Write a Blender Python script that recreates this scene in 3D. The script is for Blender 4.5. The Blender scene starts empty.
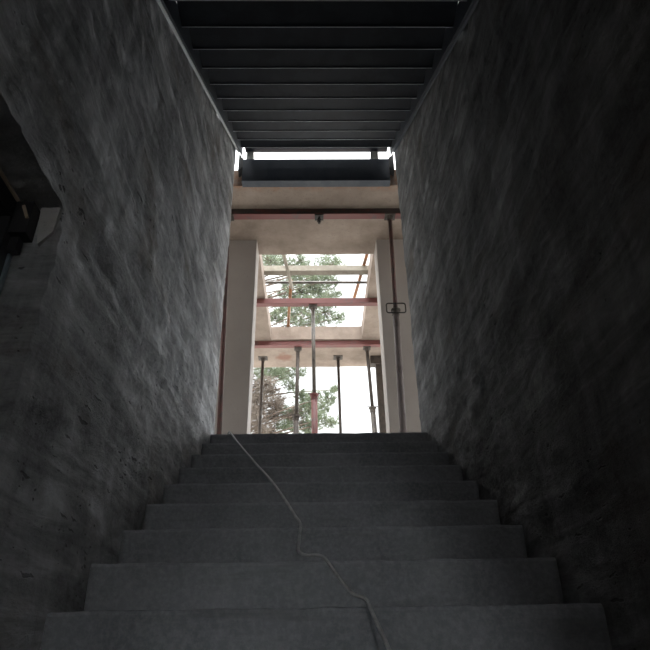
import bpy, bmesh, math, random
from mathutils import Vector, Matrix, noise
C = bpy.context.scene.collection
sc = bpy.context.scene
R = random.Random(11)

# ------------------------------------------------------------------ dimensions (metres)
XL, XR = -0.759, 0.814            # faces of the two stairwell walls
RISE, RUN = 0.17, 0.286
Y1 = 1.874 - 7 * RUN              # nosing of the first step
NSTEP = 16
TOPY = Y1 + (NSTEP - 1) * RUN     # nosing of the upper landing
Z1 = NSTEP * RISE                 # first floor level 2.72
ZS = 5.44                         # soffit of the roof slab
ZT = 5.65                         # top of the roof slab
YW = 4.47                         # end of the stairwell walls

# ------------------------------------------------------------------ materials
class NT:
    def __init__(s, name):
        s.m = bpy.data.materials.new(name); s.m.use_nodes = True
        s.t = s.m.node_tree; s.b = s.t.nodes['Principled BSDF']
        s.out = s.t.nodes['Material Output']
        s.pos = s.n('ShaderNodeNewGeometry').outputs['Position']
    def n(s, t, **k):
        o = s.t.nodes.new(t)
        for a, b in k.items(): setattr(o, a, b)
        return o
    def l(s, a, b): s.t.links.new(a, b)
    def scaled(s, v):
        q = s.n('ShaderNodeVectorMath', operation='MULTIPLY'); s.l(s.pos, q.inputs[0]); q.inputs[1].default_value = v
        return q.outputs[0]
    def noise(s, scale, detail=4, rough=.55, vec=None, dist=0):
        q = s.n('ShaderNodeTexNoise'); q.inputs['Scale'].default_value = scale
        q.inputs['Detail'].default_value = detail; q.inputs['Roughness'].default_value = rough
        q.inputs['Distortion'].default_value = dist
        s.l(vec if vec is not None else s.pos, q.inputs['Vector']); return q.outputs['Fac']
    def ramp(s, f, stops):
        q = s.n('ShaderNodeValToRGB'); e = q.color_ramp.elements
        while len(e) < len(stops): e.new(0.5)
        for i, (p, c) in enumerate(stops):
            e[i].position = p; e[i].color = (c[0], c[1], c[2], 1) if not isinstance(c, (int, float)) else (c, c, c, 1)
        s.l(f, q.inputs[0]); return q.outputs[0]
    def mix(s, f, a, b, mode='MIX'):
        q = s.n('ShaderNodeMix', data_type='RGBA', blend_type=mode)
        for sock, v in ((q.inputs[0], f), (q.inputs[6], a), (q.inputs[7], b)):
            if hasattr(v, 'links') or hasattr(v, 'is_linked'): s.l(v, sock)
            elif isinstance(v, (int, float)): sock.default_value = v
            else: sock.default_value = (*v, 1)
        return q.outputs[2]
    def math(s, op, a, b=0.0):
        q = s.n('ShaderNodeMath', operation=op)
        for sock, v in ((q.inputs[0], a), (q.inputs[1], b)):
            if isinstance(v, (int, float)): sock.default_value = v
            else: s.l(v, sock)
        return q.outputs[0]
    def bump(s, h, strength, dist=.01):
        q = s.n('ShaderNodeBump'); q.inputs['Strength'].default_value = strength
        q.inputs['Distance'].default_value = dist; s.l(h, q.inputs['Height']); s.l(q.outputs[0], s.b.inputs['Normal'])
    def fin(s, col=None, rough=.9, metal=0, spec=.3):
        if col is not None:
            if isinstance(col, tuple): s.b.inputs['Base Color'].default_value = (*col, 1)
            else: s.l(col, s.b.inputs['Base Color'])
        s.b.inputs['Roughness'].default_value = rough; s.b.inputs['Metallic'].default_value = metal
        s.b.inputs['Specular IOR Level'].default_value = spec
        return s.m

def wall_concrete(name, tone):
    n = NT(name)
    big = n.noise(.9, 4, .6, None, .4)
    stroke = n.noise(1, 6, .66, n.scaled((1.5, 1.5, 8.5)), .5)          # long trowel strokes
    drip = n.noise(1, 5, .65, n.scaled((5, 4.2, .9)), .8)
    fine = n.noise(42, 4, .75)
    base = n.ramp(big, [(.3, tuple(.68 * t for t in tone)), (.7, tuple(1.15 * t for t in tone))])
    c = n.mix(1.0, base, n.ramp(stroke, [(.34, .48), (.5, .95), (.68, 1.95)]), 'MULTIPLY')
    c = n.mix(1.0, c, n.ramp(drip, [(.3, .6), (.5, 1.0), (.72, 1.5)]), 'MULTIPLY')
    c = n.mix(n.math('MULTIPLY', n.ramp(fine, [(.38, 0.0), (.68, 1.0)]), .3), c, tuple(1.5 * t for t in tone))
    brown = n.ramp(n.noise(1, 4, .6, n.scaled((2.5, 1.6, 2.9))), [(.56, 0.0), (.72, .5)])
    c = n.mix(brown, c, tuple(q * tone[0] for q in (.62, .50, .38)))
    wob = n.n('ShaderNodeTexNoise'); wob.inputs['Scale'].default_value = 30; n.l(n.pos, wob.inputs['Vector'])
    wv = n.n('ShaderNodeVectorMath', operation='MULTIPLY_ADD'); n.l(wob.outputs['Color'], wv.inputs[0]); wv.inputs[1].default_value = (.022, .022, .022); n.l(n.pos, wv.inputs[2])
    def holes(scale, vec, dens, lo, hi):
        q = n.n('ShaderNodeVectorMath', operation='MULTIPLY'); n.l(wv.outputs[0], q.inputs[0]); q.inputs[1].default_value = vec
        pv = n.n('ShaderNodeTexVoronoi'); pv.inputs['Scale'].default_value = scale; n.l(q.outputs[0], pv.inputs['Vector'])
        return n.ramp(n.math('ADD', pv.outputs['Distance'], n.math('MULTIPLY', n.noise(dens, 4, .6), .62)), [(lo, 1.0), (hi, 0.0)])
    pit = holes(22, (1, .8, 1.4), 3.4, .33, .40)
    dash = holes(9, (1.2, .45, 3.2), 1.9, .36, .41)
    pit = n.math('MAXIMUM', pit, dash)
    c = n.mix(n.math('MULTIPLY', pit, .6), c, (.05, .048, .046))
    h = n.math('ADD', n.math('MULTIPLY', stroke, .9), n.math('MULTIPLY', n.noise(20, 8, .8), 1.0))
    h = n.math('ADD', h, n.math('MULTIPLY', drip, .4))
    h = n.math('SUBTRACT', h, n.math('MULTIPLY', pit, .7))
    n.bump(h, 1.0, .034)
    return n.fin(c, .92, 0, .25)

def step_concrete(name='step_concrete', g=1.0):
    n = NT(name)
    c = n.ramp(n.noise(3.1, 5, .65), [(.3, (.125, .130, .142)), (.72, (.225, .232, .247))])
    c = n.mix(n.math('MULTIPLY', n.ramp(n.noise(60, 3, .7), [(.4, 0.0), (.7, 1.0)]), .4), c, (.33, .335, .345))
    d = n.ramp(n.noise(1, 4, .6, n.scaled((2.2, 7, 16))), [(.58, 0.0), (.7, .4)])
    c = n.mix(d, c, (.10, .10, .102))
    if g != 1: c = n.mix(1.0, c, (g, g, g), 'MULTIPLY')
    n.bump(n.noise(38, 6, .75), .7, .008)
    return n.fin(c, .9, 0, .3)

def soffit_concrete():
    n = NT('soffit_concrete')
    c = n.ramp(n.noise(2.3, 5, .62), [(.28, (.175, .136, .11)), (.72, (.35, .286, .24))])
    board = n.n('ShaderNodeTexWave', wave_type='BANDS', bands_direction='X'); board.inputs['Scale'].default_value = 1.6
    board.inputs['Distortion'].default_value = 1.2; board.inputs['Detail'].default_value = 3
    n.l(n.pos, board.inputs['Vector'])
    c = n.mix(n.math('MULTIPLY', n.ramp(board.outputs['Fac'], [(0.0, 1.0), (.10, 0.0)]), .12), c, (.25, .19, .15))
    c = n.mix(n.ramp(n.noise(34, 4, .7), [(.58, 0.0), (.68, .6)]), c, (.17, .135, .11))
    # rusty patch by the far edge and the broken brown strip along the near edge
    dv = n.n('ShaderNodeVectorMath', operation='DISTANCE'); n.l(n.pos, dv.inputs[0]); dv.inputs[1].default_value = (-.47, 8.25, ZS)
    dd = n.math('ADD', dv.outputs['Value'], n.math('MULTIPLY', n.noise(9, 4), .22))
    c = n.mix(n.ramp(dd, [(.17, .7), (.27, 0.0)]), c, (.20, .095, .07))
    sx = n.n('ShaderNodeSeparateXYZ'); n.l(n.pos, sx.inputs[0])
    yy = n.math('ADD', sx.outputs['Y'], n.math('MULTIPLY', n.noise(7, 4), .16))
    near = n.ramp(n.math('SUBTRACT', yy, 4.0), [(.64, .8), (.72, 0.0)])
    c = n.mix(n.math('MULTIPLY', near, n.ramp(n.noise(22, 4, .7), [(.4, .2), (.6, 1.0)])), c, (.30, .16, .10))
    n.bump(n.noise(30, 5, .7), .5, .006)
    return n.fin(c, .92, 0, .2)

def plain_concrete(name, a, b, sc_=2.5, bs=.35):
    n = NT(name); c = n.ramp(n.noise(sc_, 5, .6), [(.3, a), (.7, b)])
    c = n.mix(n.ramp(n.noise(48, 3, .7), [(.63, 0.0), (.72, .35)]), c, tuple(.55 * q for q in a))
    n.bump(n.noise(40, 5, .7), bs, .005); return n.fin(c, .88, 0, .25)

def paint(name, a, b, thr=.5, rough=.6, metal=0.0, sc_=14):
    n = NT(name); f = n.ramp(n.noise(sc_, 5, .65), [(thr - .06, 0.0), (thr + .06, 1.0)])
    c = n.mix(f, a, b); n.bump(n.noise(70, 4, .7), .35, .002)
    return n.fin(c, rough, metal, .4)

M = {}
M['wall_l'] = wall_concrete('left_wall_concrete', (.40, .405, .415))  # paler than the right wall: its stronger light is put into the tone
M['wall_r'] = wall_concrete('right_wall_concrete', (.20, .203, .207))  # same concrete, the shade of this side put into a darker tone
M['step'] = step_concrete()
M['nosing'] = step_concrete('worn_step_edge', 1.12)
M['soffit'] = soffit_concrete()
M['pillar'] = plain_concrete('pillar_render', (.36, .325, .302), (.415, .38, .355), 1.6, .2)
M['slab'] = plain_concrete('slab_concrete', (.42, .41, .39), (.52, .505, .485))
M['room'] = plain_concrete('room_plaster', (.20, .15, .10), (.29, .22, .15))
M['earth'] = plain_concrete('earth', (.30, .27, .22), (.42, .38, .31), .5)
M['packing'] = plain_concrete('dark_packing', (.10, .10, .10), (.16, .155, .15), 14, .6)
M['edge'] = paint('tread_glint_paint', (.80, .83, .87), (.68, .71, .75), .5, .45, 0, 3)  # glint of light along the tread lips, put into the colour
M['gap_light'] = paint('gap_light_paint', (.80, .82, .84), (.70, .72, .75), .5, .5, 0, 3)  # pale colour stands for sky light in the gap beside the stringer
M['mortar'] = plain_concrete('mortar', (.36, .35, .34), (.50, .49, .48), 9)
M['steel'] = paint('dark_blue_steel_paint', (.022, .027, .036), (.03, .036, .047), .5, .42, .0, 5)
M['header'] = paint('header_steel_paint', (.050, .060, .078), (.066, .076, .094), .5, .55, .0, 6)
M['red'] = paint('red_oxide_steel', (.165, .06, .056), (.12, .07, .066), .58, .6, 0, 9)
M['redgrey'] = paint('dark_red_grey_steel', (.06, .048, .046), (.115, .045, .04), .55, .6, 0, 7)  # darker and greyer than the flange red, for the nearest beam's web
M['rust'] = paint('rusty_prop_steel', (.085, .07, .06), (.06, .05, .044), .52, .65, .2, 12)
M['galv'] = paint('grey_prop_steel', (.12, .105, .09), (.075, .065, .06), .55, .55, .2, 14)
M['maroon'] = paint('maroon_prop_steel', (.13, .062, .056), (.09, .062, .056), .55, .6, 0, 11)
M['greyred'] = paint('dull_grey_red_steel', (.17, .14, .135), (.12, .095, .09), .55, .6, 0, 10)
M['orange'] = paint('rusty_orange_steel', (.30, .135, .055), (.20, .11, .065), .5, .7, 0, 10)
M['timber'] = paint('pale_weathered_timber', (.28, .255, .21), (.23, .205, .165), .5, .8, 0, 8)
M['block'] = paint('grey_block', (.34, .34, .31), (.26, .26, .24), .5, .8, 0, 30)
M['cable'] = paint('grey_cable_sheath', (.36, .36, .36), (.28, .28, .28), .5, .5, 0, 20)
M['wire'] = paint('black_wire', (.02, .02, .02), (.04, .03, .025), .5, .6, 0, 20)
M['frame'] = paint('dark_window_frame', (.02, .02, .022), (.03, .03, .032), .5, .4, 0, 9)
M['alu'] = paint('bluish_aluminium', (.36, .43, .47), (.28, .34, .38), .5, .35, .7, 12)
M['batten'] = paint('beige_batten', (.42, .34, .25), (.36, .29, .21), .5, .8, 0, 12)
M['bark'] = paint('pine_bark', (.09, .066, .052), (.13, .10, .08), .5, .9, 0, 6)

def leafmat(name, a, b):
    n = NT(name); c = n.ramp(n.noise(2.2, 3, .6), [(.35, a), (.65, b)])
    n.fin(c, .7, 0, .2)
    tr = n.n('ShaderNodeBsdfTranslucent'); n.l(c, tr.inputs['Color'])
    mx = n.n('ShaderNodeMixShader'); mx.inputs[0].default_value = .4
    n.l(n.b.outputs[0], mx.inputs[1]); n.l(tr.outputs[0], mx.inputs[2]); n.l(mx.outputs[0], n.out.inputs['Surface'])
    return n.m
M['needle'] = leafmat('pine_needles', (.10, .122, .075), (.185, .212, .145))
M['dry'] = leafmat('dry_pine_needles', (.12, .094, .077), (.195, .165, .138))

def glass():
    n = NT('window_glass')
    tr = n.n('ShaderNodeBsdfTransparent'); tr.inputs['Color'].default_value = (.72, .70, .64, 1)
    gl = n.n('ShaderNodeBsdfGlossy'); gl.inputs['Roughness'].default_value = .05; gl.inputs['Color'].default_value = (.9, .9, .9, 1)
    fr = n.n('ShaderNodeFresnel'); fr.inputs['IOR'].default_value = 1.5
    mx = n.n('ShaderNodeMixShader'); n.l(fr.outputs[0], mx.inputs[0]); n.l(tr.outputs[0], mx.inputs[1]); n.l(gl.outputs[0], mx.inputs[2])
    n.l(mx.outputs[0], n.out.inputs['Surface']); return n.m
M['glass'] = glass()

# ------------------------------------------------------------------ building helpers
def obj(name, bm, mat, parent=None, smooth=False):
    me = bpy.data.meshes.new(name)
    bmesh.ops.recalc_face_normals(bm, faces=bm.faces)
    bm.to_mesh(me); bm.free()
    for p in me.polygons: p.use_smooth = smooth
    mats = mat if isinstance(mat, (list, tuple)) else [mat]
    for m in mats: me.materials.append(m)
    o = bpy.data.objects.new(name, me); C.objects.link(o)
    if parent is not None:
        o.parent = parent; o.location = -Vector(parent.location)
    return o
def thing(name, label, cat, loc, group=None):
    o = bpy.data.objects.new(name, None); C.objects.link(o); o.location = loc
    o.empty_display_size = .1
    o['label'] = label; o['category'] = cat
    if group: o['group'] = group
    return o
def tag(o, label, cat, group=None):
    o['label'] = label; o['category'] = cat
    if group: o['group'] = group
    return o
def structure(o):
    o['kind'] = 'structure'; return o
def box(bm, x0, x1, y0, y1, z0, z1, bev=0.0):
    r = bmesh.ops.create_cube(bm, size=1)
    vs = r['verts']
    for v in vs:
        v.co = Vector((x0 + (v.co.x + .5) * (x1 - x0), y0 + (v.co.y + .5) * (y1 - y0), z0 + (v.co.z + .5) * (z1 - z0)))
    if bev:
        es = list({e for v in vs for e in v.link_edges})
        bmesh.ops.bevel(bm, geom=es, offset=bev, segments=2, affect='EDGES', profile=.6)
    return vs
def tube(bm, pts, r, seg=12, caps=True):
    pts = [Vector(p) for p in pts]; rings = []
    rad = r if isinstance(r, (list, tuple)) else [r] * len(pts)
    up = None
    for i, p in enumerate(pts):
        d = (pts[min(i + 1, len(pts) - 1)] - pts[max(i - 1, 0)]).normalized()
        if up is None:
            up = Vector((0, 0, 1)) if abs(d.z) < .9 else Vector((1, 0, 0))
        a = d.cross(up).normalized(); b = a.cross(d).normalized(); up = b
        rings.append([bm.verts.new(p + (a * math.cos(t) + b * math.sin(t)) * rad[i]) for t in [2 * math.pi * k / seg for k in range(seg)]])
    for q, w in zip(rings, rings[1:]):
        for k in range(seg): bm.faces.new((q[k], q[(k + 1) % seg], w[(k + 1) % seg], w[k]))
    if caps: bm.faces.new(rings[0][::-1]); bm.faces.new(rings[-1])
def prism_x(bm, prof, x0, x1, nx=1):
    """extrude a closed (y,z) outline along x"""
    rings = [[bm.verts.new((x0 + (x1 - x0) * i / nx, y, z)) for y, z in prof] for i in range(nx + 1)]
    n = len(prof)
    for q, w in zip(rings, rings[1:]):
        for k in range(n): bm.faces.new((q[k], q[(k + 1) % n], w[(k + 1) % n], w[k]))
    bm.faces.new(rings[0][::-1]); bm.faces.new(rings[-1])
def lines(a, b, step, extra=()):
    n = max(1, round((b - a) / step)); s = [a + (b - a) * i / n for i in range(n + 1)]
    for e in extra:
        k = min(range(len(s)), key=lambda i: abs(s[i] - e)); s[k] = e
    return sorted(set(s))
def fbm(p, octs=4):
    return noise.fractal(Vector(p), 1.0, 2.1, octs)
def panel(us, vs, f, thick, hole=None, jit=None):
    """grid over u x v mapped by f(u,v), with an optional rectangular hole, given thickness along the vector thick"""
    bm = bmesh.new(); g = {}
    def V(i, j):
        if (i, j) not in g:
            g[i, j] = bm.verts.new(f(us[i], vs[j]))
        return g[i, j]
    for i in range(len(us) - 1):
        for j in range(len(vs) - 1):
            if hole:
                u = (us[i] + us[i + 1]) / 2; v = (vs[j] + vs[j + 1]) / 2
                if any(h[0] < u < h[1] and h[2] < v < h[3] for h in hole): continue
            bm.faces.new((V(i, j), V(i + 1, j), V(i + 1, j + 1), V(i, j + 1)))
    fs = list(bm.faces)
    r = bmesh.ops.extrude_face_region(bm, geom=fs, use_keep_orig=True)
    t = Vector(thick)
    for e in r['geom']:
        if isinstance(e, bmesh.types.BMVert): e.co += t
    return bm

# ------------------------------------------------------------------ setting: ground, floors, stairwell walls
bm = bmesh.new(); box(bm, -40, 40, -30, 60, -.4, -.2)
structure(obj('ground', bm, M['earth']))
bm = bmesh.new(); box(bm, -3.6, 3.6, -7.2, 4.7, -.2, 0)
structure(obj('floor', bm, M['slab']))
# first floor slab, open over the stairwell; unseen outer part added to bounce light
us = [-7, -1.07, 1.07, 7]; vs = [-7.2, -.34, YW, 12.5]
bm = panel(us, vs, lambda u, v: (u, v, Z1 - .25), (0, 0, .25), [(-1.07, 1.07, -.34, YW)])
structure(obj('floor', bm, M['slab']))

OPEN = (.15, 1.453, .92, 2.44)     # window opening in the left wall: y0, y1, z0, z1
def relief(y, z, s):
    d = .012 * fbm((y * 1.0 + s, z * 1.1, s), 3) + .013 * fbm((y * 2.6, z * 6.5 + s, s), 5) + .009 * fbm((y * 12, z * 17, s + 3), 4)
    # construction joint between the two pours, with a crumbling lip
    zj = 2.515 + .035 * fbm((y * 2.3, s, 1), 4) + .02 * fbm((y * 9, s, 5), 3)
    d += .014 * max(0, fbm((y * 9, 2, s), 4) + .45) * math.exp(-((z - zj) / .028) ** 2)
    d -= .012 * max(0, min(1, z - 3))
    d *= 1 - .6 * math.exp(-((YW - y) / .25) ** 2)
    d += .014 * (1 / (1 + math.exp(-(z - zj) / .02)) - .5)
    return d
def wall_l(y, z):
    d = relief(y, z, 1.7)
    ey = .009 * fbm((y * 22, z * 22, 4.4), 4)
    near = math.exp(-(min(abs(y - YW), abs(y - OPEN[1]) if z < 2.6 else 9, abs(z - OPEN[3]) if y < 1.5 else 9) / .05) ** 2)
    d -= .026 * math.exp(-((YW - y) / .12) ** 2)
    return (XL + d, y + ey * near, z + (.009 * fbm((y * 20, z * 20, 9.1), 4)) * near)
ys = lines(-.45, YW, .024, OPEN[:2]); zs = lines(0, 6.0, .024, OPEN[2:])
bm = panel(ys, zs, wall_l, (-.30, 0, 0), [OPEN])
structure(obj('wall_left', bm, M['wall_l']))
def wall_r(y, z):
    d = relief(y, z, 6.3)
    ey = .012 * fbm((y * 9, z * 9, 2.4), 4) * math.exp(-(abs(y - YW) / .05) ** 2)
    if y > YW - .001: d -= .014
    return (XR - d, y + ey, z)
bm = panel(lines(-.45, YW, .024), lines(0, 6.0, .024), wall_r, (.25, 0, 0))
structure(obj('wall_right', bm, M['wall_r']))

# lower rooms around the stairwell: outer walls with daylight openings
BK = [(-3.0, -1.3, .6, 2.3), (1.15, 1.95, .4, 2.25)]
bm = panel([-3.6, -3.0, -1.3, 1.15, 1.95, 3.6], [0, .4, .6, 2.25, 2.3, 2.47], lambda u, v: (u, -7.0, v), (0, -.2, 0), BK)
structure(obj('wall_back', bm, M['room']))
bm = bmesh.new(); box(bm, -3.6, -3.4, -7, 4.6, 0, 2.47); structure(obj('wall_west', bm, M['room']))
bm = bmesh.new(); box(bm, 3.4, 3.6, -7, 4.6, 0, 2.47); structure(obj('wall_east', bm, M['room']))
bm = bmesh.new(); box(bm, -3.4, 3.4, 4.5, 4.7, 0, 2.47); structure(obj('wall_front', bm, M['room']))

# unseen first floor walls added to keep rear sky light off the landing
for x0, x1, nm in ((-7, XL - .30, 'wall_left'), (XR + .25, 7, 'wall_right')):
    bm = bmesh.new(); box(bm, x0, x1, 4.25, 4.45, Z1, 8.2); structure(obj(nm, bm, M['slab']))
bm = bmesh.new(); box(bm, -2.6, 2.6, -1.7, -1.5, Z1, 8.2); structure(obj('wall_back', bm, M['slab']))  # unseen wall added to block low rear sky light at the roof hole
# roof slab over the landing, with the square opening
HX0, HX1, HY0, HY1 = -.632, .676, 5.69, 7.705
def soff(u, v):
    e = .006 * fbm((u * 9, v * 9, 3.3), 3)
    return (u + e, v + .006 * fbm((u * 11, v * 7, 8.3), 3) + (.010 * fbm((u * 9, 1, 2), 4) if v < 4.57 else 0), ZS + .004 * fbm((u * 3, v * 3, 1), 3))
us = [-4, -3, -2] + lines(-1.2, 1.2, .05, (HX0, HX1)) + [2, 3, 4]
vs = lines(4.56, 8.6, .05, (HY0, HY1))
bm = panel(us, vs, soff, (0, 0, ZT - ZS), [(HX0, HX1, HY0, HY1)])
structure(obj('ceiling', bm, M['soffit']))

# ------------------------------------------------------------------ window in the left wall
w = bpy.data.objects.new('window_1', None); C.objects.link(w); w.location = (-.92, .8, OPEN[2]); structure(w)
def part(name, mat, parent, *boxes, bev=.002):
    bm = bmesh.new()
    for b in boxes: box(bm, *b, bev)
    return obj(name, bm, mat, parent)
y0, y1, z0, z1 = OPEN
part('window_frame', M['frame'], w, (-.945, -.885, y0, y1, z1 - .075, z1 - .012), (-.945, -.885, y0, y1, z0, z0 + .06),
     (-.945, -.885, y1 - .06, y1 - .004, z0, z1 - .02), (-.945, -.885, y0, y0 + .06, z0, z1 - .02), (-.940, -.890, .77, .82, z0, z1 - .05))
part('sash_edge', M['alu'], w, (-.905, -.878, y1 - .020, y1 - .004, z0 + .05, 2.26))
part('sealing_strip', M['batten'], w, (-.889, -.879, y0, y1 - .03, z1 - .014, z1 - .002))
part('pane', M['glass'], w, (-.919, -.913, y0 + .05, .78, z0 + .05, z1 - .07), (-.919, -.913, .81, y1 - .05, z0 + .05, z1 - .07), bev=0)
# lump of pale mortar and a batten stub left at the head of the far jamb
bm = bmesh.new()
quad = [(-.83, 2.437), (-.772, 2.437), (-.776, 2.345), (-.812, 2.298), (-.826, 2.36)]
a = [bm.verts.new((x, 1.462, z)) for x, z in quad]; b = [bm.verts.new((x * .999 + .0, 1.440, z)) for x, z in quad]
bm.faces.new(a); bm.faces.new(b[::-1])
for k in range(5): bm.faces.new((a[k], a[(k + 1) % 5], b[(k + 1) % 5], b[k]))
tag(obj('mortar_patch', bm, M['mortar']), 'pale patch of smooth mortar high on the jamb of the left window', 'mortar')
part('corner_bracket', M['frame'], w, (-.884, -.832, 1.40, 1.450, 2.31, 2.428), (-.884, -.858, 1.42, 1.450, 2.265, 2.315))
bm = bmesh.new()
a = [bm.verts.new((x, 1.394, z)) for x, z in ((-.862, 2.405), (-.854, 2.409), (-.833, 2.362), (-.841, 2.358))]
b = [bm.verts.new((v.co.x, 1.3995, v.co.z)) for v in a]
bm.faces.new(a); bm.faces.new(b[::-1])
for k in range(4): bm.faces.new((a[k], a[(k + 1) % 4], b[(k + 1) % 4], b[k]))
o = obj('packing_strip', bm, M['batten'], w); o['label'] = 'beige strip on the corner of the dark frame'

# ------------------------------------------------------------------ concrete staircase
st = thing('concrete_staircase', 'raw grey concrete staircase climbing between the two rough walls', 'staircase', (0, Y1, 0))
for k in range(NSTEP):
    yk = Y1 + k * RUN; zk = (k + 1) * RISE
    yb = YW if k == NSTEP - 1 else yk + RUN + .03
    zb = 0 if k == 0 else zk - RISE - .02
    # cross-section with a worn nosing, run across the width with small irregularities
    vis = k >= 5
    nx = 64 if vis else 4
    prof = [(yb, zb), (yb, zk - .0), (yk + .05, zk), (yk + .014, zk - .001), (yk + .004, zk - .005), (yk, zk - .014)]
    nz = 7 if vis else 1
    prof += [(yk + .004 * i / nz, zk - .014 - (zk - .014 - zb) * i / nz) for i in range(1, nz + 1)]
    bm = bmesh.new()
    prism_x(bm, prof, XL + .012, XR - .012, nx)
    for v in bm.verts:
        if v.co.y < yk + .06:
            v.co.y += .005 * fbm((v.co.x * 7, v.co.z * 9, k * 3.1), 4) + .003 * fbm((v.co.x * 26, v.co.z * 20, k), 2)
            if v.co.z > zk - .02: v.co.z += .0035 * fbm((v.co.x * 9, k * 1.7, 0), 4)
    so = obj('step', bm, [M['step'], M['nosing']], st, True)
    for p in so.data.polygons:
        if p.center.z > zk - .0125:
            p.use_smooth = False
            if p.center.y < yk + .04: p.material_index = 1
bm = bmesh.new()                                     # raking underside of the flight
prism_x(bm, [(Y1 + .25, 0), (Y1 + .6, 0), (YW, Z1 - .30), (YW, Z1 - .16), (TOPY, Z1 - .16)], XL + .014, XR - .014)
obj('waist_slab', bm, M['slab'], st)

# ------------------------------------------------------------------ steel staircase overhead
SL = .65
def zl(y): return 5.653 + SL * (y - 4.32)            # bottom line of the stringers
ss = thing('steel_staircase', 'dark blue black steel staircase overhead seen from below', 'staircase', (0, -.3, Z1))
XA, XB = -.718, .776
for x0, x1 in ((XA, XA + .012), (XB - .012, XB)):
    bm = bmesh.new()
    ya, yb = -.30, 4.42
    prism_x(bm, [(ya, max(zl(ya), Z1)), (ya + .1, zl(ya + .1)), (yb, zl(yb)), (yb, zl(yb) + .15), (ya, zl(ya) + .15)], x0, x1)
    so = obj('stringer', bm, M['steel'], ss)
    lf = x0 < 0
    xw, xi = (XL - .004, x0 - .002) if lf else (XR + .004, x1 + .002)
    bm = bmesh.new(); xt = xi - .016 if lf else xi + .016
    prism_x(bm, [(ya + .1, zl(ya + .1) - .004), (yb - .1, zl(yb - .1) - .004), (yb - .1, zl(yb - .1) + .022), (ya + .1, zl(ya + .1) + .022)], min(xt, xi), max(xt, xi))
    eo = obj('gap_light_strip', bm, M['gap_light'] if lf else M['header'], None); eo.parent = so  # strip added where light through the wall gap would show
    eo['label'] = 'pale strip standing for the line of light under the stringer' if lf else 'dark strip standing for the dim line of light under the stringer'
    bm = bmesh.new()
    prism_x(bm, [(ya, max(zl(ya), Z1) + .07), (yb - .12, zl(yb - .12) + .07), (yb - .12, zl(yb - .12) + .076), (ya, max(zl(ya), Z1) + .076)], min(xw, xi), max(xw, xi))
    fo = obj('light_seal', bm, M['steel'], None); fo.parent = so  # added to stop sky light leaking between stringer and wall
TR = .251
for k in range(-9, 10):
    ye = 2.057 + TR * k                              # rear lower edge of this tread
    ze = 5.713 + SL * (ye - 4.32)
    r = .003; yf = ye - TR; t = .005
    lip = [(ye + r * math.cos(a) - r, ze + r + r * math.sin(a)) for a in [math.radians(q) for q in range(0, -181, -20)]]
    prof = [(ye, ze + .16 if k < 9 else ze + .05)] + lip[0:] + [(ye - 2 * r, ze + .0075), (yf - .004, ze + .0075), (yf - .004, ze + .0075 + t), (ye - t, ze + .0075 + t), (ye - t, ze + .16 if k < 9 else ze + .05)]
    bm = bmesh.new(); prism_x(bm, prof, XA + .012, XB - .012)
    to = obj('tread', bm, [M['steel'], M['edge']], ss)
    for p in to.data.polygons:
        if p.center.z < ze + .0022 and abs(p.normal.x) < .5: p.material_index = 1
bm = bmesh.new(); box(bm, XA + .03, XB - .03, 4.28, 4.478, 5.815, 5.827, .002); obj('landing_plate', bm, M['steel'], ss)

hb = thing('steel_beam', 'dark blue steel channel beam across the stairwell under the slit of sky', 'beam', (.02, 4.5, 5.396))
HA, HB = -.705, .752
bm = bmesh.new(); box(bm, HA, HB, 4.46, 4.474, 5.420, 5.705, .003); obj('web', bm, M['header'], hb)
for za in (5.416, 5.692):
    bm = bmesh.new(); box(bm, HA, HB, 4.4605, 4.552, za, za + .014, .003); obj('flange', bm, M['header'], hb)
for sgn, xa in ((-1, HA), (1, HB)):
    bm = bmesh.new(); xw = XL + .012 if sgn < 0 else XR - .012
    n_ = 9; pr = [(xa - sgn * .004, 5.60), (xw, 5.55)] + [(xw + (xa - xw) * i / n_, 5.80 - .09 * i / n_ + .015 * R.uniform(-1, 1)) for i in range(n_ + 1)]
    a = [bm.verts.new((x, 4.462 + R.uniform(-.006, .006), z)) for x, z in pr]; b = [bm.verts.new((x, 4.555, z)) for x, z in pr]
    bm.faces.new(a); bm.faces.new(b[::-1])
    for k in range(len(a)): bm.faces.new((a[k], a[(k + 1) % len(a)], b[(k + 1) % len(a)], b[k]))
    obj('end_packing', bm, M['packing'], hb)
for xa, xb, side in ((-.672, -.602, 'left'), (.575, .652, 'right')):
    bm = bmesh.new(); box(bm, xa, xb, 4.464, 4.54, 5.706, 5.815, .004)
    tag(obj('spacer_block', bm, M['block']), 'small grey spacer block at the %s end of the bright slit' % side, 'block', 'spacer blocks on the steel beam')
bm = bmesh.new(); tube(bm, [(XL - .02, 4.35, 5.72), (XL + .02, 4.34, 5.725), (XL + .05, 4.33, 5.715)], .004, 6)
tag(obj('wire_stub', bm, M['wire'], None, True), 'short black wire sticking out of the left wall near the steel stair', 'wire')

# ------------------------------------------------------------------ pillars beside the landing
for x0, x1, side in ((-1.03, -.636, 'left'), (.690, 1.08, 'right')):
    bm = bmesh.new(); box(bm, x0, x1, 5.42, 5.69, Z1, ZS + .01, .006)
    tag(obj('pillar', bm, M['pillar']), 'smooth grey beige pillar on the %s of the landing' % side, 'pillar', 'pillars at the stair head')

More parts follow.
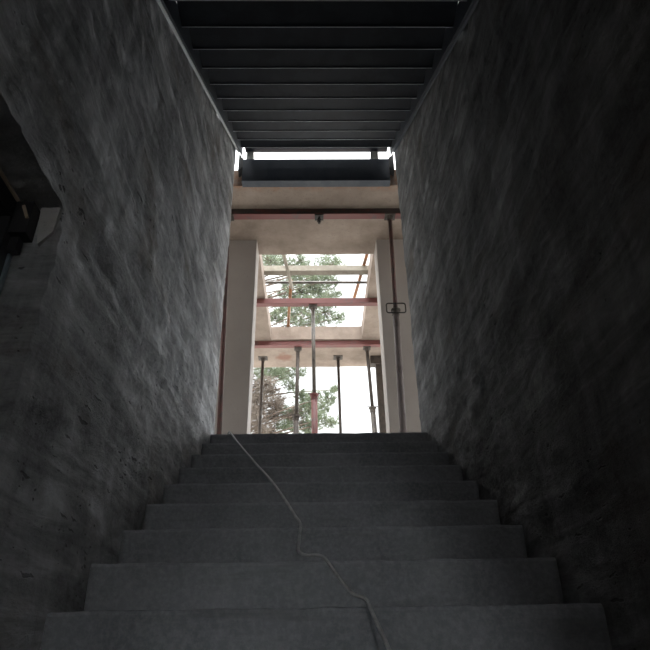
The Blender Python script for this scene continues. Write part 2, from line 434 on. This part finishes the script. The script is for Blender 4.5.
# ------------------------------------------------------------------ shoring beams under the soffit
def beam(y, xa, xb, mweb, mfl, label):
    t = thing('shoring_beam', label, 'beam', (0, y + .04, ZS - .07), 'shoring beams under the slab')
    bm = bmesh.new(); box(bm, xa, xb, y, y + .012, ZS - .064, ZS + .003, .002); box(bm, xa, xb, y + .066, y + .078, ZS - .064, ZS + .003, .002)
    obj('web', bm, mweb, t)
    bm = bmesh.new(); box(bm, xa, xb, y - .004, y + .082, ZS - .074, ZS - .062, .003); obj('flange', bm, mfl, t)
    return t
beam(4.90, -1.05, 1.08, M['redgrey'], M['red'], 'rusty red steel beam nearest the stairs, under the concrete soffit')
beam(6.62, -1.05, 1.08, M['red'], M['red'], 'middle red steel beam crossing under the open roof hole')
beam(7.745, -1.05, 1.08, M['red'], M['red'], 'farthest red steel beam, just beyond the roof hole')
t = thing('beam_clamp', 'small black clamp hanging under the nearest red beam', 'clamp', (.05, 4.94, ZS - .075))
bm = bmesh.new(); box(bm, .008, .098, 4.895, 4.985, ZS - .09, ZS - .074, .003); obj('jaw', bm, M['wire'], t)
bm = bmesh.new(); tube(bm, [(.053, 4.94, ZS - .09), (.053, 4.94, ZS - .16)], .014, 10); tube(bm, [(.053, 4.94, ZS - .118), (.053, 4.94, ZS - .136)], .026, 6)
obj('bolt', bm, M['wire'], t)

# ------------------------------------------------------------------ adjustable steel props
def prop(label, top, foot, zj, mi, mo, ri=.019, ro=.026, handle=0.0, plate=.055):
    T = Vector(top); F = Vector(foot)
    t = thing('steel_prop', label, 'prop', foot, 'adjustable steel props under the slab')
    J = F + (T - F) * ((zj - F.z) / (T.z - F.z)); d = (T - F).normalized()
    bm = bmesh.new(); box(bm, T.x - plate, T.x + plate, T.y - plate, T.y + plate, T.z - .010, T.z, .002)
    tube(bm, [T - d * .055, T - d * .009], [ri * 1.3, ri * 1.9], 12); obj('top_plate', bm, M['rust'], t)
    bm = bmesh.new(); tube(bm, [J - d * .05, T - d * .01], ri, 14); obj('inner_tube', bm, mi, t, True)
    bm = bmesh.new(); tube(bm, [F + d * .008, J], ro, 14); obj('outer_tube', bm, mo, t, True)
    bm = bmesh.new(); tube(bm, [J - d * .06, J + d * .012], ro * 1.15, 14); tube(bm, [J - d * .010, J + d * .004], ro * 1.5, 14)
    obj('collar', bm, mo if not handle else M['galv'], t)
    bm = bmesh.new()
    if handle:
        s, h = handle, .052
        loop = []
        for cx, cz, a0 in ((s - .02, h - .02, 90), (s - .02, -h + .02, 0), (-s + .02, -h + .02, -90), (-s + .02, h - .02, -180)):
            for q in range(0, 91, 30):
                a = math.radians(a0 - q); loop.append(J + Vector((cx + .02 * math.cos(a), -.036, cz + .02 * math.sin(a))))
        loop.append(loop[0].copy()); tube(bm, loop, .0065, 8, False)
    else:
        tube(bm, [J + Vector((-.075, -.0, .018)), J + Vector((.075, .0, .018))], .007, 8)
    obj('handle', bm, M['wire'] if handle else M['rust'], t, True)
    bm = bmesh.new(); box(bm, F.x - .06, F.x + .06, F.y - .06, F.y + .06, F.z, F.z + .008, .002); obj('base_plate', bm, M['rust'], t)
    return t
zb = ZS - .074
prop('dark maroon prop squeezed between the left wall and left pillar', (-.888, 4.94, zb), (-.806, 4.94, Z1), 2.95, M['maroon'], M['maroon'], .022, .030)
prop('brown grey prop with wire loop handle in front of the right pillar', (.790, 4.94, zb), (.737, 4.94, Z1), 4.22, M['maroon'], M['greyred'], .021, .030, .09)
prop('central prop with grey upper tube and red lower tube', (-.022, 6.70, zb), (-.004, 6.70, Z1), 4.13, M['galv'], M['red'], .024, .037)
prop('dark prop under the farthest red beam, left of the central red one', (-.246, 7.84, zb), (-.285, 7.84, Z1), 4.32, M['rust'], M['rust'], .026, .036)
prop('dark leaning prop under the farthest red beam, right of the centre', (.752, 7.84, zb), (.842, 7.84, Z1), 4.43, M['rust'], M['galv'], .024, .036)
prop('thin prop against the soffit edge, nearest the left pillar', (-.789, 8.28, ZS + .002), (-.800, 8.28, Z1), 3.7, M['rust'], M['rust'], .022, .030, 0, .07)
prop('thin prop against the soffit edge, just right of the central red one', (.348, 8.28, ZS + .002), (.362, 8.28, Z1), 3.7, M['rust'], M['rust'], .022, .030, 0, .07)
t = thing('steel_post', 'thick dark grey post with bracket head beside the right pillar', 'post', (.97, 8.28, Z1))
bm = bmesh.new(); box(bm, .912, 1.04, 8.25, 8.36, Z1, ZS - .08, .006); obj('shaft', bm, M['rust'], t)
bm = bmesh.new(); box(bm, .835, 1.06, 8.23, 8.38, ZS - .13, ZS + .003, .006); obj('head_bracket', bm, M['rust'], t)

# ------------------------------------------------------------------ bars lying over the roof opening
bm = bmesh.new(); box(bm, -1.1, 1.1, 6.31, 6.41, ZT + .002, ZT + .085, .006)
tag(obj('timber_bar', bm, M['timber']), 'thick pale bar lying across the roof hole', 'bar')
bm = bmesh.new(); tube(bm, [(-1.0, 6.59, ZT + .022), (1.0, 6.61, ZT + .022)], .018, 12)
tag(obj('steel_tube', bm, M['galv'], None, True), 'thin grey tube lying across the roof hole behind the pale bar', 'tube')
bm = bmesh.new(); tube(bm, [(.69, 5.85, ZT + .115), (.655, 6.10, ZT + .108), (.526, 7.14, ZT + .050)], .022, 12)
tag(obj('steel_rod', bm, M['orange'], None, True), 'rusty orange rod slanting across the right of the roof hole', 'rod', 'rods over the roof hole')
bm = bmesh.new(); tube(bm, [(-.395, 5.70, ZT - .06), (-.365, 5.95, ZT - .03), (-.294, 6.69, ZT - .002)], .022, 12)
tag(obj('steel_rod', bm, M['timber'], None, True), 'pale olive rod leaning from the near edge of the roof hole, on the left', 'rod', 'rods over the roof hole')
t = thing('steel_rod', 'brown rod with dark knob resting on the far edge of the roof hole', 'rod', (-.39, 7.76, ZT), 'rods over the roof hole')
bm = bmesh.new(); tube(bm, [(-.304, 6.60, ZT + .055), (-.391, 7.76, ZT + .028)], .020, 12); obj('shaft', bm, M['orange'], t, True)
bm = bmesh.new(); tube(bm, [(-.391, 7.73, ZT + .020), (-.394, 7.80, ZT + .020)], .042, 10); obj('knob', bm, M['wire'], t)

# ------------------------------------------------------------------ cable trailing down the steps
def ny(k): return Y1 + k * RUN
P = [(-.70, 4.40, Z1 + .008), (-.64, 4.25, Z1 + .008), (-.612, 4.152, 2.728), (-.524, 3.862, 2.562), (-.426, 3.575, 2.388), (-.323, 3.288, 2.213),
     (-.222, 3.001, 2.043), (-.137, 2.714, 1.874), (-.085, 2.50, 1.755), (-.061, 2.427, 1.706), (-.063, 2.415, 1.67), (-.066, 2.40, 1.63), (-.066, 2.33, 1.60), (-.062, 2.26, 1.577), (-.052, 2.19, 1.556), (-.030, 2.155, 1.5435),
     (.005, 2.146, 1.542), (.030, 2.135, 1.527), (.052, 2.03, 1.478), (.075, 1.95, 1.432), (.101, 1.89, 1.394),
     (.122, 1.866, 1.383), (.139, 1.857, 1.372), (.150, 1.835, 1.34), (.172, 1.79, 1.28), (.190, 1.72, 1.225), (.22, 1.588, 1.196), (.25, 1.50, 1.12), (.28, 1.30, 1.030), (.33, 1.2, .99)]
def smooth(P, n=6):
    P = [Vector(p) for p in P]; out = []
    for i in range(len(P) - 1):
        p0 = P[max(i - 1, 0)]; p1 = P[i]; p2 = P[i + 1]; p3 = P[min(i + 2, len(P) - 1)]
        for j in range(n):
            t = j / n
            out.append(.5 * ((2 * p1) + (p2 - p0) * t + (2 * p0 - 5 * p1 + 4 * p2 - p3) * t * t + (3 * p1 - p0 - 3 * p2 + p3) * t ** 3))
    return out + [P[-1]]
bm = bmesh.new(); tube(bm, smooth(P), .0056, 8)
tag(obj('cable', bm, M['cable'], None, True), 'thin grey cable trailing down the concrete steps', 'cable')

# ------------------------------------------------------------------ pine tree beyond the building
CL = [(-1.21,14.25,11.6,.4),(-.89,14.53,11.8,.26),(-.29,15.54,12.04,.49),(.32,15.15,12.13,.39),(.59,14.27,11.53,.26),(-.42,14.88,10.98,.58),
 (.1,14.96,11.1,.41),(.47,14.39,11.06,.26),(-.88,15.42,11.06,.39),(-.27,14.3,9.95,.49),(.29,14.8,10.25,.37),(.66,15.03,10.18,.2),(-1.12,14.88,10.11,.25),
 (-1.37,15.16,10.89,.15),(-.14,15.43,9.86,.46),(-1.27,15.82,13.63,.65),(-.43,14.61,12.86,.66),(.34,15.27,13.18,.56),(-1.57,15.35,8.26,.33),(-1.37,14.63,7.36,.38),
 (-1.4,14.1,6.61,.34),(-1.15,15.85,8.76,.37),(-.75,14.64,8.29,.24),(-.43,14.67,8.3,.19),(-1.21,15.71,8.2,.22),(-.94,15.15,7.66,.21),(-.61,14.95,7.34,.23),
 (-.28,15.49,7.68,.35),(-.01,14.15,7.28,.22),(-.41,15.37,7.12,.37),(-.78,14.77,6.78,.2),(.06,14.26,6.79,.27),(.34,15.29,7.82,.22),(.52,15.78,8.28,.11),
 (.39,14.47,6.82,.18),(-1.89,15.23,7.76,.43),(-1.9,14.64,6.82,.45),(-1.41,15.44,6.71,.42),(-.28,15.4,6.68,.37)]
CL += [(-0.75, 15.49, 11.82, 0.34), (-0.08, 15.49, 11.67, 0.4), (-0.43, 15.02, 10.7, 0.32), (0.29, 14.66, 10.56, 0.31), (-0.95, 14.29, 10.01, 0.25), (0.59, 14.81, 10.79, 0.2), (-1.38, 14.85, 12.04, 0.3), (-0.41, 14.27, 11.61, 0.26), (0.04, 14.28, 11.16, 0.34), (-0.65, 15.8, 10.66, 0.36), (0.03, 15.24, 10.18, 0.35), (-1.4, 14.58, 8.27, 0.24), (-1.22, 14.9, 8.45, 0.22), (-1.0, 15.76, 8.9, 0.23), (-1.67, 15.64, 8.05, 0.3), (-1.09, 15.55, 7.45, 0.27), (-0.53, 14.83, 7.16, 0.23), (-1.17, 14.99, 6.82, 0.28), (-0.69, 15.28, 8.18, 0.19), (-1.26, 14.3, 7.79, 0.23), (-0.41, 15.09, 7.83, 0.19), (-0.14, 14.63, 7.16, 0.26), (-0.83, 15.61, 7.39, 0.24), (-1.51, 14.3, 7.03, 0.25), (0.18, 15.29, 7.53, 0.21), (-0.15, 15.59, 7.09, 0.27), (-1.01, 14.56, 7.35, 0.2)]
for k in range(26):     # the side of the crown hidden by the building
    a = R.uniform(1.4, 4.9); rr = R.uniform(.9, 2.0)
    CL.append((-2.6 + rr * math.cos(a), 15.2 + rr * math.sin(a) * 1.1, R.uniform(6.5, 13.8), R.uniform(.4, .7)))
DRY = {18, 19, 20, 35, 36, 37, 24, 25, 53, 54, 56, 62, 65, 55, 58}
tree = thing('pine_tree', 'green pine tree seen through the roof hole and beyond the props', 'tree', (-2.6, 15.2, -.2))
bm = bmesh.new(); tube(bm, [(-2.6, 15.2, -.2), (-2.55, 15.25, 4), (-2.65, 15.15, 8), (-2.5, 15.2, 11), (-2.45, 15.2, 14.2)], [.24, .19, .15, .10, .03], 12)
obj('trunk', bm, M['bark'], tree, True)
bg, bd = bmesh.new(), bmesh.new()
def tuft(bm, c, r):
    ax = Vector((R.gauss(.4, .6), R.gauss(0, .6), R.gauss(.35, .5))).normalized()
    for _ in range(18):
        d = (ax * .75 + Vector((R.gauss(0, .6), R.gauss(0, .6), R.gauss(0, .6)))).normalized()
        s = d.cross(Vector((R.gauss(0, 1), R.gauss(0, 1), R.gauss(0, 1)))).normalized() * .0048
        e = c + d * R.uniform(.07, .14)
        bm.faces.new([bm.verts.new(q) for q in (c - s, c + s, e + s * .4, e - s * .4)])
for i, (x, y, z, r) in enumerate(CL):
    c = Vector((x, y, z)); s = Vector((-2.58, 15.2, z - .45 - .12 * abs(x + 2.6)))
    m = (s + c) / 2 + Vector((R.uniform(-.1, .1), R.uniform(-.1, .1), R.uniform(-.05, .25)))
    bm = bmesh.new(); L = (c - s).length
    tube(bm, smooth([s, m, c], 4), [.009 + .010 * L * (1 - q / 8) ** 1.2 for q in range(9)], 7)
    tgt = bd if i in DRY else bg
    for _ in range(int(26 + 430 * r * r * (1.25 if i in DRY else 1.0))):
        v = Vector((R.gauss(0, 1), R.gauss(0, 1), R.gauss(0, 1))).normalized() * r * 1.12 * R.random() ** .4
        v.z *= .8; p = c + v
        tuft(tgt, p, r)
        if R.random() < .22: tube(bm, [c + v * .05, p], [.010, .004], 4)
    obj('branch', bm, M['bark'], tree, True)
obj('foliage', bg, M['needle'], tree); obj('dry_foliage', bd, M['dry'], tree)

# ------------------------------------------------------------------ overcast sky
wd = bpy.data.worlds.new('overcast_sky'); sc.world = wd; wd.use_nodes = True
nt = wd.node_tree; bgn = nt.nodes['Background']
tc = nt.nodes.new('ShaderNodeTexCoord'); nz = nt.nodes.new('ShaderNodeTexNoise'); nz.inputs['Scale'].default_value = 2.2; nz.inputs['Detail'].default_value = 4
rp = nt.nodes.new('ShaderNodeValToRGB'); rp.color_ramp.elements[0].position = .35; rp.color_ramp.elements[1].position = .65
rp.color_ramp.elements[0].color = (.84, .88, .91, 1); rp.color_ramp.elements[1].color = (.98, 1, 1, 1)
nt.links.new(tc.outputs['Generated'], nz.inputs['Vector']); nt.links.new(nz.outputs['Fac'], rp.inputs[0]); nt.links.new(rp.outputs[0], bgn.inputs['Color'])
sx = nt.nodes.new('ShaderNodeSeparateXYZ'); nt.links.new(tc.outputs['Generated'], sx.inputs[0])
gr = nt.nodes.new('ShaderNodeMapRange'); gr.interpolation_type = 'SMOOTHSTEP'      # an overcast sky is brightest overhead
for k_, v_ in (('From Min', .60), ('From Max', 1.0), ('To Min', .62), ('To Max', 4.6)): gr.inputs[k_].default_value = v_
nt.links.new(sx.outputs['Z'], gr.inputs['Value']); gs = nt.nodes.new('ShaderNodeMapRange'); gs.interpolation_type = 'SMOOTHSTEP'      # glow added to the rear sky, out of view, to light the stairwell
for k_, v_ in (('From Min', .86), ('From Max', 1.0), ('To Min', 1.0), ('To Max', 15.0)): gs.inputs[k_].default_value = v_
dp = nt.nodes.new('ShaderNodeVectorMath'); dp.operation = 'DOT_PRODUCT'; dp.inputs[1].default_value = Vector((.22, -.97, .06)).normalized()
nt.links.new(tc.outputs['Generated'], dp.inputs[0]); nt.links.new(dp.outputs['Value'], gs.inputs['Value'])
d2 = nt.nodes.new('ShaderNodeVectorMath'); d2.operation = 'DOT_PRODUCT'; d2.inputs[1].default_value = Vector((.42, .86, .30)).normalized()
g2 = nt.nodes.new('ShaderNodeMapRange'); g2.interpolation_type = 'SMOOTHSTEP'      # unseen bright sky patch added at the right to light the left wall
for k_, v_ in (('From Min', .945), ('From Max', .995), ('To Min', 1.0), ('To Max', 6.0)): g2.inputs[k_].default_value = v_
nt.links.new(tc.outputs['Generated'], d2.inputs[0]); nt.links.new(d2.outputs['Value'], g2.inputs['Value'])
m2 = nt.nodes.new('ShaderNodeMath'); m2.operation = 'MULTIPLY'
nt.links.new(gs.outputs['Result'], m2.inputs[0]); nt.links.new(g2.outputs['Result'], m2.inputs[1])
mu = nt.nodes.new('ShaderNodeMath'); mu.operation = 'MULTIPLY'
nt.links.new(gr.outputs['Result'], mu.inputs[0]); nt.links.new(m2.outputs[0], mu.inputs[1]); nt.links.new(mu.outputs[0], bgn.inputs['Strength'])

# ------------------------------------------------------------------ camera
cd = bpy.data.cameras.new('camera'); co = bpy.data.objects.new('camera', cd); C.objects.link(co)
r_ = Vector((.99983471, -.01053511, -.01481801)); u_ = Vector((.00748034, -.50447338, .86339484)); f_ = Vector((.01657125, .86336297, .50431119))
mw = Matrix((( r_.x, u_.x, -f_.x, 0), (r_.y, u_.y, -f_.y, 0), (r_.z, u_.z, -f_.z, 1.175), (0, 0, 0, 1)))
co.matrix_world = mw
cd.sensor_width = 36; cd.lens = 613.19 / 650 * 36; cd.clip_start = .02; cd.clip_end = 200
sc.camera = co
vs_ = sc.view_settings
sc.display_settings.display_device = 'sRGB'
vs_.view_transform = 'Standard'; vs_.look = 'None'; vs_.exposure = 1.9; vs_.gamma = 1.0; vs_.use_curve_mapping = False
sc.cycles.max_bounces = 12; sc.cycles.diffuse_bounces = 8; sc.cycles.use_denoising = True
